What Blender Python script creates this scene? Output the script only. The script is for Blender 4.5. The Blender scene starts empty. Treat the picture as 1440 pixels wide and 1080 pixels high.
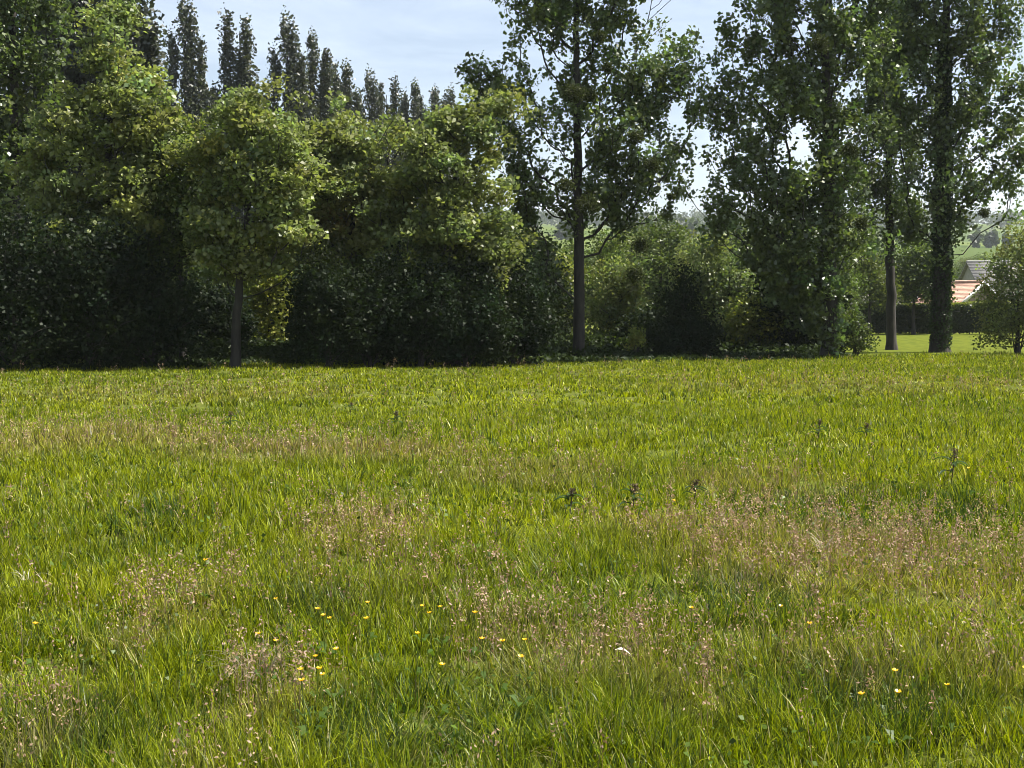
import bpy, math, random
import numpy as np
R = math.radians
SC = bpy.context.scene
COL = SC.collection
F = 1738.0                      # focal length in photo pixels (photo 1440 wide)
CZ = 1.75                       # eye height
HOR = 435.0                     # horizon row
PITCH = math.atan((540 - HOR) / F)
SUN_EL, SUN_AZ = R(57), R(86)   # azimuth measured from +Y (away) towards +X (right)
rng = np.random.default_rng(7)

def X_at(px, Y): return (px - 720) / F * Y
def Z_at(py, Y): return CZ + (HOR - py) / F * Y
def ray(px, py, z):
    """world point on the ray through a photo pixel at height z"""
    a, b = (px - 720) / F, -(py - 540) / F
    cp, sp = math.cos(PITCH), math.sin(PITCH)
    dx, dy, dz = a, b * sp + cp, b * cp - sp
    t = (z - CZ) / dz
    return np.array([dx * t, dy * t, z])

# ------------------------------------------------------------------ meshes
class Geo:
    def __init__(self): self.v, self.q, self.c, self.n = [], [], [], 0
    def add(self, v, q, c):
        v = np.asarray(v, np.float32).reshape(-1, 3); q = np.asarray(q, np.int32).reshape(-1, 4)
        c = np.asarray(c, np.float32)
        if c.ndim == 1: c = np.tile(c, (len(v), 1))
        self.v.append(v); self.q.append(q + self.n); self.c.append(c[:, :3]); self.n += len(v)
    def mesh(self, name, mat, smooth=False):
        v = np.concatenate(self.v); q = np.concatenate(self.q); c = np.concatenate(self.c)
        me = bpy.data.meshes.new(name)
        me.vertices.add(len(v)); me.vertices.foreach_set('co', v.ravel())
        tri = q[:, 3] == q[:, 2]
        if tri.any():
            qs, ts = q[~tri], q[tri][:, :3]
            loops = np.concatenate([qs.ravel(), ts.ravel()])
            starts = np.concatenate([np.arange(len(qs)) * 4, len(qs) * 4 + np.arange(len(ts)) * 3])
        else:
            loops = q.ravel(); starts = np.arange(len(q)) * 4
        me.loops.add(len(loops)); me.loops.foreach_set('vertex_index', loops.astype(np.int32))
        me.polygons.add(len(starts)); me.polygons.foreach_set('loop_start', starts.astype(np.int32))
        if smooth: me.polygons.foreach_set('use_smooth', np.ones(len(starts), bool))
        at = me.attributes.new('col', 'FLOAT_COLOR', 'POINT')
        at.data.foreach_set('color', np.hstack([c, np.ones((len(c), 1), np.float32)]).ravel())
        me.update(calc_edges=True); me.materials.append(mat)
        return me
    def build(self, name, mat, parent=None, smooth=False):
        o = bpy.data.objects.new(name, self.mesh(name, mat, smooth)); COL.objects.link(o)
        if parent is not None: o.parent = parent
        return o

def tag(o, label, cat=None, group=None, kind=None):
    if label: o['label'] = label
    if cat: o['category'] = cat
    if group: o['group'] = group
    if kind: o['kind'] = kind
    return o
def empty(name, loc, label, cat, group=None):
    o = bpy.data.objects.new(name, None); COL.objects.link(o); o.location = loc
    o.empty_display_size = .3
    return tag(o, label, cat, group)
def copy_thing(root, loc, rz, sc, label, group=None):
    r = root.copy(); COL.objects.link(r); r.location = loc; r.rotation_euler = (0, 0, rz); r.scale = sc
    r['label'] = label
    if group: r['group'] = group
    for ch in root.children:
        c = ch.copy(); COL.objects.link(c); c.parent = r
        for g in ch.children:
            d = g.copy(); COL.objects.link(d); d.parent = c
    return r

def unit(v): return v / np.maximum(np.linalg.norm(v, axis=-1, keepdims=True), 1e-9)

def leaves(geo, cen, size, cols, up=.5, fold=.35, r=rng, aspect=.75):
    """one folded rhombic leaf per centre"""
    n = len(cen)
    nrm = unit(r.normal(size=(n, 3)) + np.array([0, 0, up]))
    ax = unit(np.cross(nrm, r.normal(size=(n, 3))))
    sd = np.cross(nrm, ax)
    s = (size * (.45 + 1.1 * r.random(n)))[:, None]
    b = cen - ax * s * .5; t = cen + ax * s * .5
    l = cen + sd * s * aspect * .5 + nrm * s * fold * .4; rr = cen - sd * s * aspect * .5 + nrm * s * fold * .4
    v = np.stack([b, l, t, rr], 1).reshape(-1, 3)
    geo.add(v, np.arange(n * 4).reshape(-1, 4), np.repeat(cols, 4, 0))

def tube(geo, pts, rad, col, sides=6, cap=False):
    pts = np.asarray(pts, float); rad = np.asarray(rad, float); n = len(pts)
    d = unit(np.gradient(pts, axis=0))
    ref = np.tile(np.array([0.31, .95, .07]), (n, 1)); u = unit(np.cross(d, ref)); w = np.cross(d, u)
    a = np.arange(sides) / sides * 2 * np.pi
    v = pts[:, None] + rad[:, None, None] * (np.cos(a)[None, :, None] * u[:, None] + np.sin(a)[None, :, None] * w[:, None])
    i = np.arange(n - 1)[:, None] * sides; j = np.arange(sides)[None]; k = (j + 1) % sides
    q = np.stack([i + j, i + k, i + sides + k, i + sides + j], -1).reshape(-1, 4)
    geo.add(v.reshape(-1, 3), q, col)

def box(geo, x0, x1, y0, y1, z0, z1, col):
    v = [(x, y, z) for z in (z0, z1) for y in (y0, y1) for x in (x0, x1)]
    geo.add(v, [(0, 2, 3, 1), (4, 5, 7, 6), (0, 1, 5, 4), (2, 6, 7, 3), (0, 4, 6, 2), (1, 3, 7, 5)], np.array(col))

# ------------------------------------------------------------------ materials
def new_mat(name):
    m = bpy.data.materials.new(name); m.use_nodes = True; m.node_tree.nodes.clear()
    return m, m.node_tree.nodes, m.node_tree.links
def leaf_mat(name, trans=.4, tcol=(1.5, 1.65, .7), gloss=.06, rough=.4, nscale=.0):
    m, N, L = new_mat(name)
    at = N.new('ShaderNodeAttribute'); at.attribute_name = 'col'
    src = at.outputs['Color']
    if nscale:
        tc = N.new('ShaderNodeTexCoord'); nz = N.new('ShaderNodeTexNoise'); nz.inputs['Scale'].default_value = nscale
        L.new(tc.outputs['Object'], nz.inputs['Vector'])
        mr = N.new('ShaderNodeMapRange'); mr.inputs['From Min'].default_value = .3; mr.inputs['From Max'].default_value = .7
        mr.inputs['To Min'].default_value = .7; mr.inputs['To Max'].default_value = 1.3; L.new(nz.outputs['Fac'], mr.inputs['Value'])
        vm = N.new('ShaderNodeVectorMath'); vm.operation = 'SCALE'; L.new(src, vm.inputs[0]); L.new(mr.outputs[0], vm.inputs['Scale'])
        src = vm.outputs[0]
    df = N.new('ShaderNodeBsdfDiffuse'); L.new(src, df.inputs['Color'])
    tr = N.new('ShaderNodeBsdfTranslucent')
    tm = N.new('ShaderNodeVectorMath'); tm.operation = 'MULTIPLY'; tm.inputs[1].default_value = tcol
    L.new(src, tm.inputs[0]); L.new(tm.outputs[0], tr.inputs['Color'])
    mx = N.new('ShaderNodeMixShader'); mx.inputs[0].default_value = trans
    L.new(df.outputs[0], mx.inputs[1]); L.new(tr.outputs[0], mx.inputs[2])
    gl = N.new('ShaderNodeBsdfGlossy'); gl.inputs['Roughness'].default_value = rough; gl.inputs['Color'].default_value = (1, 1, 1, 1)
    m2 = N.new('ShaderNodeMixShader'); m2.inputs[0].default_value = gloss
    L.new(mx.outputs[0], m2.inputs[1]); L.new(gl.outputs[0], m2.inputs[2])
    out = N.new('ShaderNodeOutputMaterial'); L.new(m2.outputs[0], out.inputs['Surface'])
    return m
def solid_mat(name, scale=6, lo=.6, hi=1.3, rough=.85, stretch=(1, 1, 1), bump=.0, spec=.3):
    m, N, L = new_mat(name)
    at = N.new('ShaderNodeAttribute'); at.attribute_name = 'col'
    tc = N.new('ShaderNodeTexCoord'); mp = N.new('ShaderNodeMapping'); mp.inputs['Scale'].default_value = stretch
    L.new(tc.outputs['Object'], mp.inputs['Vector'])
    nz = N.new('ShaderNodeTexNoise'); nz.inputs['Scale'].default_value = scale; nz.inputs['Detail'].default_value = 5
    L.new(mp.outputs[0], nz.inputs['Vector'])
    mr = N.new('ShaderNodeMapRange'); mr.inputs['From Min'].default_value = .3; mr.inputs['From Max'].default_value = .7
    mr.inputs['To Min'].default_value = lo; mr.inputs['To Max'].default_value = hi; L.new(nz.outputs['Fac'], mr.inputs['Value'])
    vm = N.new('ShaderNodeVectorMath'); vm.operation = 'SCALE'; L.new(at.outputs['Color'], vm.inputs[0]); L.new(mr.outputs[0], vm.inputs['Scale'])
    bs = N.new('ShaderNodeBsdfPrincipled'); bs.inputs['Roughness'].default_value = rough
    bs.inputs['Specular IOR Level'].default_value = spec
    L.new(vm.outputs[0], bs.inputs['Base Color'])
    if bump:
        bp = N.new('ShaderNodeBump'); bp.inputs['Strength'].default_value = bump; bp.inputs['Distance'].default_value = .03
        L.new(nz.outputs['Fac'], bp.inputs['Height']); L.new(bp.outputs[0], bs.inputs['Normal'])
    out = N.new('ShaderNodeOutputMaterial'); L.new(bs.outputs[0], out.inputs['Surface'])
    return m

M_LEAF = leaf_mat('leaf', .42, (1.3, 1.45, .7), gloss=.02, rough=.42)
M_POP = leaf_mat('poplar_leaf', .36, (1.35, 1.55, .8), gloss=.04, rough=.4)
M_BUSH = leaf_mat('shade_leaf', .25, gloss=.008, rough=.5)
M_FAR = leaf_mat('far_leaf', .25, gloss=.05, rough=.5)
M_GRASS = leaf_mat('grass_blade', .38, (1.45, 1.5, .45), gloss=.010, rough=.4)
M_SEED = leaf_mat('seed_head', .3, (1.2, 1.1, .9), gloss=.03, rough=.6)
M_PETAL = leaf_mat('petal', .3, (1.1, 1, .6), gloss=.08, rough=.25)
M_BARK = solid_mat('bark', 7, .55, 1.4, .9, (1, 1, .25), .7)
M_WALL = solid_mat('render_wall', 3, .85, 1.1)
M_TILE = solid_mat('roof_tile', 5, .75, 1.2, .8, (1, 1, 1), .3)
M_WOOD = solid_mat('painted_wood', 9, .85, 1.1, .5)
M_GLASS = solid_mat('window_glass', 1, .9, 1.1, .08, spec=.8)

# ------------------------------------------------------------------ ground
def height(x, y):
    t = np.clip((y - 120) / 1380, 0, 1.25)
    h = 100 * t ** 1.25
    h = h + np.clip((y - 200) / 600, 0, 1) * (9 * np.sin(x / 310 + 1.3) + 5 * np.sin(x / 127 + y / 400))
    near = .05 * np.sin(x * .45 + 1.0) * np.sin(y * .31) + .06 * np.sin(x * .13 - y * .11 + 2.2)
    return h + near * np.clip((y + 20) / 25, 0, 1)
def H(x, y): return float(height(np.array(float(x)), np.array(float(y))))

def make_ground():
    ys = np.concatenate([np.linspace(-60, 0, 13), np.linspace(1, 60, 119), np.geomspace(62, 1750, 90)])
    us = np.sign(np.linspace(-1, 1, 161)) * np.abs(np.linspace(-1, 1, 161)) ** 1.6
    w = 45 + np.abs(ys) * .95
    Xg = us[None] * w[:, None]; Yg = np.repeat(ys[:, None], len(us), 1)
    v = np.stack([Xg, Yg, height(Xg, Yg)], -1)
    n, mm = Xg.shape
    i = np.arange(n - 1)[:, None] * mm + np.arange(mm - 1)[None]
    q = np.stack([i, i + 1, i + mm + 1, i + mm], -1).reshape(-1, 4)
    m, N, L = new_mat('ground')
    tc = N.new('ShaderNodeTexCoord')
    sep = N.new('ShaderNodeSeparateXYZ'); L.new(tc.outputs['Object'], sep.inputs[0])
    def noise(scale, detail=4):
        z = N.new('ShaderNodeTexNoise'); z.inputs['Scale'].default_value = scale; z.inputs['Detail'].default_value = detail
        L.new(tc.outputs['Object'], z.inputs['Vector']); return z
    def ramp(src, a, b, p0=.35, p1=.65):
        c = N.new('ShaderNodeValToRGB'); e = c.color_ramp.elements
        e[0].position, e[1].position = p0, p1; e[0].color, e[1].color = (*a, 1), (*b, 1); L.new(src, c.inputs[0]); return c
    fine = ramp(noise(9).outputs['Fac'], (.05, .055, .014), (.10, .12, .022))
    mown = ramp(noise(2.2, 6).outputs['Fac'], (.06, .078, .014), (.11, .125, .02))
    vo = N.new('ShaderNodeTexVoronoi'); vo.inputs['Scale'].default_value = .0065; L.new(tc.outputs['Object'], vo.inputs['Vector'])
    fields = ramp(vo.outputs['Color'], (.055, .08, .025), (.10, .125, .035), .2, .8)
    def step(a, b):
        s = N.new('ShaderNodeMapRange'); s.inputs['From Min'].default_value = a; s.inputs['From Max'].default_value = b
        L.new(sep.outputs['Y'], s.inputs['Value']); return s.outputs[0]
    def mix(f, a, b):
        x = N.new('ShaderNodeMix'); x.data_type = 'RGBA'; L.new(f, x.inputs[0]); L.new(a, x.inputs[6]); L.new(b, x.inputs[7]); return x.outputs[2]
    litter = ramp(noise(3).outputs['Fac'], (.028, .024, .012), (.05, .052, .018))
    sx = N.new('ShaderNodeMapRange'); sx.inputs['From Min'].default_value = 11; sx.inputs['From Max'].default_value = 13.5; L.new(sep.outputs['X'], sx.inputs['Value'])
    ln = N.new('ShaderNodeMath'); ln.operation = 'MULTIPLY_ADD'; L.new(sep.outputs['X'], ln.inputs[0]); ln.inputs[1].default_value = -.36; L.new(sep.outputs['Y'], ln.inputs[2])
    edge = N.new('ShaderNodeMapRange'); edge.inputs['From Min'].default_value = 40.6; edge.inputs['From Max'].default_value = 42.6; L.new(ln.outputs[0], edge.inputs['Value'])
    wood_or_mown = mix(sx.outputs[0], litter.outputs[0], mown.outputs[0]); wood_or_mown = mix(step(62, 70), wood_or_mown, mown.outputs[0])
    c = mix(edge.outputs[0], fine.outputs[0], wood_or_mown); c = mix(step(140, 200), c, fields.outputs[0])
    bs = N.new('ShaderNodeBsdfDiffuse'); L.new(c, bs.inputs['Color'])
    out = N.new('ShaderNodeOutputMaterial'); L.new(bs.outputs[0], out.inputs['Surface'])
    g = Geo(); g.add(v, q, np.array((.1, .1, .1)))
    tag(g.build('ground', m, None, True), None, kind='structure')
make_ground()

# ------------------------------------------------------------------ grass
def vnoise(x, y, s, seed):
    """smooth value noise 0..1"""
    x = np.asarray(x) / s + seed * 17.3; y = np.asarray(y) / s + seed * 9.1
    xi, yi = np.floor(x), np.floor(y); fx, fy = x - xi, y - yi
    fx, fy = fx * fx * (3 - 2 * fx), fy * fy * (3 - 2 * fy)
    h = lambda a, b: np.modf(np.abs(np.sin(a * 127.1 + b * 311.7 + seed * 74.7) * 43758.5453))[0]
    return (h(xi, yi) * (1 - fx) + h(xi + 1, yi) * fx) * (1 - fy) + (h(xi, yi + 1) * (1 - fx) + h(xi + 1, yi + 1) * fx) * fy
# brown seed-head patches read off the photo: (px, py, half width px, half height px, strength)
PATCH = [(1200, 765, 250, 50, 1.), (1330, 790, 120, 40, .9), (960, 725, 110, 25, .6), (235, 835, 70, 45, .9), (440, 612, 210, 14, .8),
         (90, 600, 130, 22, .6), (260, 600, 60, 12, .7), (770, 890, 130, 45, .75), (390, 950, 60, 35, .9), (950, 925, 90, 50, .7), (1180, 905, 110, 45, .6),
         (1380, 910, 60, 50, .7), (500, 735, 90, 45, .45), (40, 1010, 60, 50, .7), (730, 640, 130, 20, .45), (1080, 655, 120, 20, .5), (250, 535, 250, 9, .35),
         (1240, 530, 330, 9, .3), (700, 850, 60, 25, .6), (560, 800, 160, 40, .25), (290, 1045, 40, 30, .5)]
DARK = [(190, 715, 60, 35), (60, 990, 110, 50), (1240, 955, 130, 50), (1050, 820, 120, 40), (430, 820, 70, 25), (600, 980, 160, 50), (1250, 690, 200, 30)]
def to_px(x, y, z):
    cp, sp = math.cos(PITCH), math.sin(PITCH)
    d = y * cp - (z - CZ) * sp; u = y * sp + (z - CZ) * cp
    return 720 + F * x / d, 540 - F * u / d
def patch(x, y, lst, z=.25):
    # patches lie on the meadow itself: evaluated in ground metres around their centres
    out = np.zeros_like(x)
    for p in lst:
        c = ray(p[0], p[1], z); e = ray(p[0] + p[2], p[1], z); t = ray(p[0], p[1] - p[3], z); b = ray(p[0], p[1] + p[3], z)
        rx, ry = e[0] - c[0], max((t[1] - b[1]) / 2, .25)
        d = ((x - c[0]) / rx) ** 2 + ((y - (t[1] + b[1]) / 2) / ry) ** 2
        w = p[4] if len(p) > 4 else 1
        out = np.maximum(out, w * np.clip(1.25 - d * .7, 0, 1))
    return out
FAR_EDGE_L, FAR_EDGE_R = 33.0, 42.5
def far_edge(x): return np.clip(41.1 + x * .36, 35.6, 50)

def blades(geo, x, y, h, az, th0, k, w, cols, S):
    n = len(x)
    th = th0[:, None] + k[:, None] * ((np.arange(S) + .5) / S)[None] ** 1.3
    L = (h / S)[:, None]
    off = np.concatenate([np.zeros((n, 1)), np.cumsum(np.sin(th) * L, 1)], 1)
    zz = np.concatenate([np.zeros((n, 1)), np.cumsum(np.cos(th) * L, 1)], 1)
    ca, sa = np.cos(az)[:, None], np.sin(az)[:, None]
    px = x[:, None] + off * ca; py = y[:, None] + off * sa; pz = height(x, y)[:, None] + zz
    t = np.arange(S + 1) / S
    ww = w[:, None] * (1 - t ** 1.8 * .9)[None] * .5
    tw = rng.normal(0, .5, n)[:, None]
    sx, sy = -np.sin(az[:, None] + tw), np.cos(az[:, None] + tw)
    a = np.stack([px + sx * ww, py + sy * ww, pz], -1); b = np.stack([px - sx * ww, py - sy * ww, pz], -1)
    v = np.stack([a, b], 2).reshape(-1, 3)                       # n,(S+1),2
    base = np.arange(n)[:, None] * (S + 1) * 2 + np.arange(S)[None] * 2
    q = np.stack([base, base + 1, base + 3, base + 2], -1).reshape(-1, 4)
    geo.add(v, q, np.repeat(cols, (S + 1) * 2, 0))

def in_field(y0, y1, dens):
    half = lambda y: .43 * y + 1.3
    n = int(dens * (y1 - y0) * 2 * half((y0 + y1) / 2) * 1.3)
    y = rng.uniform(y0, y1, n); x = rng.uniform(-half(y1), half(y1), n)
    ok = (np.abs(x) < half(y)) & (y < far_edge(x))
    return x[ok], y[ok]

def make_grass():
    g = Geo()
    bands = [(2.7, 5.5, 175, 32, .0044, 4), (5.5, 9, 125, 27, .0056, 4), (9, 14, 70, 22, .0085, 3), (14, 22, 34, 20, .012, 2), (22, 51, 13, 18, .022, 2)]
    for y0, y1, td, bp, bw, S in bands:
        tx, ty = in_field(y0, y1, td)
        nt = len(tx)
        hmod = .55 + .6 * vnoise(tx, ty, 1.7, 1) + .25 * (vnoise(tx, ty, .5, 2) - .5)
        hmod *= .72 + .56 * vnoise(tx, ty, .33, 12)
        hmod *= np.clip(1.12 - ty / 80, .75, 1)
        br = patch(tx, ty, PATCH); dk = patch(tx, ty, DARK)
        ed = np.clip(1 - (far_edge(tx) - ty) / 1.6, 0, 1); hmod = hmod * (1 + ed * (1.6 * vnoise(tx, ty, .9, 21) - .15))
        tone = np.clip(1.5 * (vnoise(tx, ty, 2.6, 3) * .5 + vnoise(tx, ty, .7, 4) * .3 + vnoise(tx, ty, .2, 14) * .2) - .25, 0, 1)
        cnt = rng.poisson(bp * np.clip(.25 + 1.5 * vnoise(tx, ty, .38, 11), .3, 1.6)); idx = np.repeat(np.arange(nt), cnt); n = len(idx)
        sp = .045 + .035 * rng.random(nt) + (.05 if y0 > 10 else 0)
        ang = rng.uniform(0, 2 * np.pi, n); rad = np.sqrt(rng.random(n)) * sp[idx] * 1.6
        x = tx[idx] + np.cos(ang) * rad; y = ty[idx] + np.sin(ang) * rad
        h = (.07 + .12 * rng.random(n) ** 1.5) * hmod[idx]
        az = ang + rng.normal(0, 1.3, n)
        th0 = np.abs(rng.normal(.1, .18, n)) + (.7 * (vnoise(tx, ty, .8, 33) > .78))[idx] * rng.random(n) + rad / sp[idx] * .16
        k = np.abs(rng.normal(.2, .35, n)); fl = rng.random(n) < .13; k[fl] += rng.uniform(.9, 2.1, fl.sum()); h[fl] *= 1.25
        w = bw * (.7 + 1.1 * rng.random(n))
        lime = np.array([.204, .224, .006]); mid = np.array([.108, .140, .005]); deep = np.array([.020, .046, .010]); straw = np.array([.30, .27, .12]); brown = np.array([.235, .162, .10])
        tt = np.clip(tone[idx] + rng.normal(0, .22, n), 0, 1)[:, None]
        c = mid * (1 - tt) + lime * tt
        dkm = np.clip(dk[idx] * (.85 * (rng.random(n) < .15 + .75 * vnoise(tx, ty, .3, 31)[idx])) + (rng.random(n) < .24) * .85, 0, 1)[:, None]
        c = c * (1 - dkm) + deep * dkm
        bm = (np.clip(br[idx], 0, 1) * (.45 if y0 < 9 else .9) * rng.random(n) * (h / h.mean()) ** .5)[:, None]
        bm = np.clip(bm, 0, 1); c = c * (1 - bm) + brown * bm
        st = (rng.random(n) < .045); c[st] = straw * rng.uniform(.6, 1.15, (st.sum(), 1))
        c *= rng.uniform(.45, 1.55, (n, 1))
        blades(g, x, y, h, az, th0, k, w, c, S)
    for y0, y1, dn, sz in ((2.8, 7, 380, .021), (7, 14, 150, .03)):      # low broad leaves (clover, plantain) between the blades
        x, y = in_field(y0, y1, dn); ok = rng.random(len(x)) < np.clip((vnoise(x, y, .42, 35) - .45) * 2.4, 0, 1); x, y = x[ok], y[ok]
        leaves(g, np.stack([x, y, height(x, y) + rng.uniform(.03, .15, len(x))], -1), sz, np.array([.06, .095, .012]) * rng.uniform(.5, 1.5, (len(x), 1)), 1.2)
    tag(g.build('grass', M_GRASS), 'long uncut meadow grass filling the whole foreground', kind='stuff')
make_grass()

def make_seed_heads():
    g = Geo()
    for y0, y1, dens, sc in ((2.9, 6, 150, 1.0), (6, 11, 120, 1.2), (11, 20, 48, 1.7), (20, 42, 16, 2.4)):
        x, y = in_field(y0, y1, dens)
        p = patch(x, y, PATCH) * (.15 + 1.0 * vnoise(x, y, .45, 8)) + .03
        ok = rng.random(len(x)) < p; x, y = x[ok], y[ok]; n = len(x)
        h = rng.uniform(.2, .36, n); az = rng.uniform(0, 2 * np.pi, n); th0 = np.abs(rng.normal(.08, .07, n)); k = np.abs(rng.normal(.15, .15, n))
        pink = np.array([.30, .18, .115]); tan = np.array([.32, .235, .125]); u = rng.random((n, 1))
        c = (pink * u + tan * (1 - u)) * rng.uniform(.6, 1.15, (n, 1))
        blades(g, x, y, h, az, th0, k, np.full(n, .0022 * sc), c * .8, 2)
        m = 26 if y0 < 11 else 10
        th = th0 + k * .9
        tip = np.stack([x + np.sin(th0 + k * .5) * h * np.cos(az), y + np.sin(th0 + k * .5) * h * np.sin(az), height(x, y) + np.cos(th0 + k * .5) * h], -1)
        d = np.stack([np.sin(th) * np.cos(az), np.sin(th) * np.sin(az), np.cos(th)], -1)
        s = rng.uniform(-.13, .03, (n, m)); spread = .022 * sc ** .5 * (1 - (s + .13) / .2) + .004
        cen = tip[:, None] + d[:, None] * s[..., None] + rng.normal(size=(n, m, 3)) * spread[..., None]
        leaves(g, cen.reshape(-1, 3), .0135 * sc, np.repeat(c, m, 0), 0, .1, aspect=.5)
    tag(g.build('grass_seed_heads', M_SEED), 'brownish pink seed heads standing in drifts among the meadow grass', kind='stuff')
make_seed_heads()

# ------------------------------------------------------------------ trees
BARK = np.array([.034, .03, .025]); BARK_PALE = np.array([.15, .14, .115])
def skeleton(trunk, trad, cen, r, up=.6, alpha=.35, sub=2):
    """joins crown points to a trunk like limbs; returns nodes, parent, radius"""
    trunk = np.asarray(trunk, float)
    seg = np.linalg.norm(np.diff(trunk, axis=0), axis=1); s = np.concatenate([[0], np.cumsum(seg)])
    m = max(6, int(s[-1] / .5)); ss = np.linspace(0, s[-1], m)
    nodes = [np.array([np.interp(q, s, trunk[:, i]) for i in range(3)]) for q in ss]
    tr = np.interp(ss, s, trad)
    for i in range(1, m): nodes[i] = nodes[i] + r.normal(0, .022, 3) * [1, 1, 0]
    par = [-1] + list(range(m - 1)); path = list(ss); nt = m
    axis = np.array(nodes)
    order = np.argsort([np.linalg.norm(axis - c, axis=1).min() + .1 * c[2] for c in cen])
    P = np.zeros((m + len(cen) * (sub + 1), 3)); P[:m] = axis; PL = np.zeros(len(P)); PL[:m] = ss; cnt = m
    lowest = s[-1] * .12
    for ci in order:
        c = cen[ci]; d = P[:cnt] - c; dist = np.sqrt((d ** 2).sum(1)); hor = np.sqrt((d[:, :2] ** 2).sum(1))
        cost = dist + alpha * PL[:cnt] * .6 + 3 * np.maximum(0, P[:cnt, 2] + up * hor - c[2])
        cost[:nt][ss < lowest] += 4
        b = int(np.argmin(cost)); a = P[b]; last = b; L = dist[b]
        for j in range(1, sub + 2):
            t = j / (sub + 1)
            p = a + (c - a) * t + np.array([0, 0, -.12 * L * math.sin(math.pi * t) * (1 if up > .2 else -.6)]) + (r.normal(0, .04 * L, 3) if j <= sub else 0)
            P[cnt] = p; PL[cnt] = PL[last] + L / (sub + 1); par.append(last); last = cnt; cnt += 1
    P = P[:cnt]; par = np.array(par); acc = np.zeros(cnt)
    kids = np.bincount(par[par >= 0], minlength=cnt); acc[kids == 0] = .011 ** 2.3
    for i in range(cnt - 1, nt - 1, -1): acc[par[i]] += acc[i]
    rad = acc ** (1 / 2.3)
    trunk_r = tr
    rad[:nt] = tr
    for i in range(nt, cnt): rad[i] = min(rad[i], rad[par[i]] * (.72 if par[i] < nt else 1))
    return P, par, rad, nt

def wood(geo, P, par, rad, nt, col, sides=10):
    tube(geo, P[:nt], rad[:nt] * np.where(np.arange(nt) == 0, 1.35, 1), col, sides)
    n = len(P); best = -np.ones(n, int)
    for i in range(nt, n):
        p = par[i]
        if p >= nt and (best[p] < 0 or rad[i] > rad[best[p]]): best[p] = i
    for i in range(nt, n):
        p = par[i]
        if p < nt or best[p] != i:
            ch = [p, i]; j = i
            while best[j] >= 0: j = best[j]; ch.append(j)
            rr = rad[ch].copy(); rr[0] = rr[1]
            tube(geo, P[ch], rr, col, 5 if rad[i] > .03 else 4)

def fill(ells, n, r, mind, depth=.9, shell=.42):
    """points in a union of ellipsoids (x,y,z,rx,rz), no two closer than mind"""
    w = np.array([e[3] * e[4] for e in ells]); w = w / w.sum(); pts = np.zeros((0, 3)); tries = 0
    while len(pts) < n and tries < n * 25:
        tries += 1
        e = ells[r.choice(len(ells), p=w)]; d = r.normal(size=3); d /= np.linalg.norm(d); d *= r.random() ** shell
        p = np.array([e[0] + d[0] * e[3], e[1] + d[1] * e[3] * depth, e[2] + d[2] * e[4]])
        if p[2] < .25: continue
        if len(pts) and ((pts - p) ** 2).sum(1).min() < mind ** 2: continue
        pts = np.vstack([pts, p])
    return pts

def boughs(ells, n, r, mind, depth, per=9, flat=.6, spread=.42, kb=1.0):
    """clumps of leaf clusters, so a crown has masses, gaps and a ragged edge"""
    ells = [(e[0], e[1], e[2], e[3] * .88, e[4] * .88) for e in ells]
    K = max(6, n // per); b = fill(ells, K, r, mind * 1.9 * kb, depth, .33)
    m = r.poisson(per * n / max(1, per * len(b)), len(b)) + 2
    idx = np.repeat(np.arange(len(b)), m); sp = r.uniform(.6, 1.35, len(b))[idx]
    p = b[idx] + r.normal(size=(len(idx), 3)) * (spread * sp)[:, None] * np.array([1, 1, flat])
    return p[p[:, 2] > .2]

def foliage(geo, cen, nleaf, sig, size, col, r, up=.5, var=.22, zst=1., alt=None, altfn=None):
    n = len(cen); cnt = r.poisson(nleaf / n, n); idx = np.repeat(np.arange(n), cnt); m = len(idx)
    d = r.normal(size=(m, 3)); d = unit(d) * (r.random((m, 1)) ** .5) * 1.6
    stretch = r.uniform(.7, 1.35, (n, 1))
    p = cen[idx] + d * (sig * stretch[idx]) * np.array([1, 1, zst])
    tone = r.normal(1, var, n).clip(.55, 1.6)[idx] * r.uniform(.75, 1.25, m)
    hue = r.normal(0, .07, (n, 1))[idx]
    c = np.asarray(col)[None] * tone[:, None] * (1 + np.hstack([hue, hue * 0, -hue]))
    if alt is not None:
        a = altfn(p) * r.random(m); c = c * (1 - a[:, None]) + np.asarray(alt) * tone[:, None] * a[:, None]
    p[:, 2] = np.maximum(p[:, 2], .05)
    leaves(geo, p, size, c, up, r=r)

def px_ells(ells, Y, bx):
    k = Y / F
    return [((e[0] - 720) * k - bx, (e[4] if len(e) > 4 else 0), CZ + (HOR - e[1]) * k, e[2] * k, e[3] * k) for e in ells]

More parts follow.
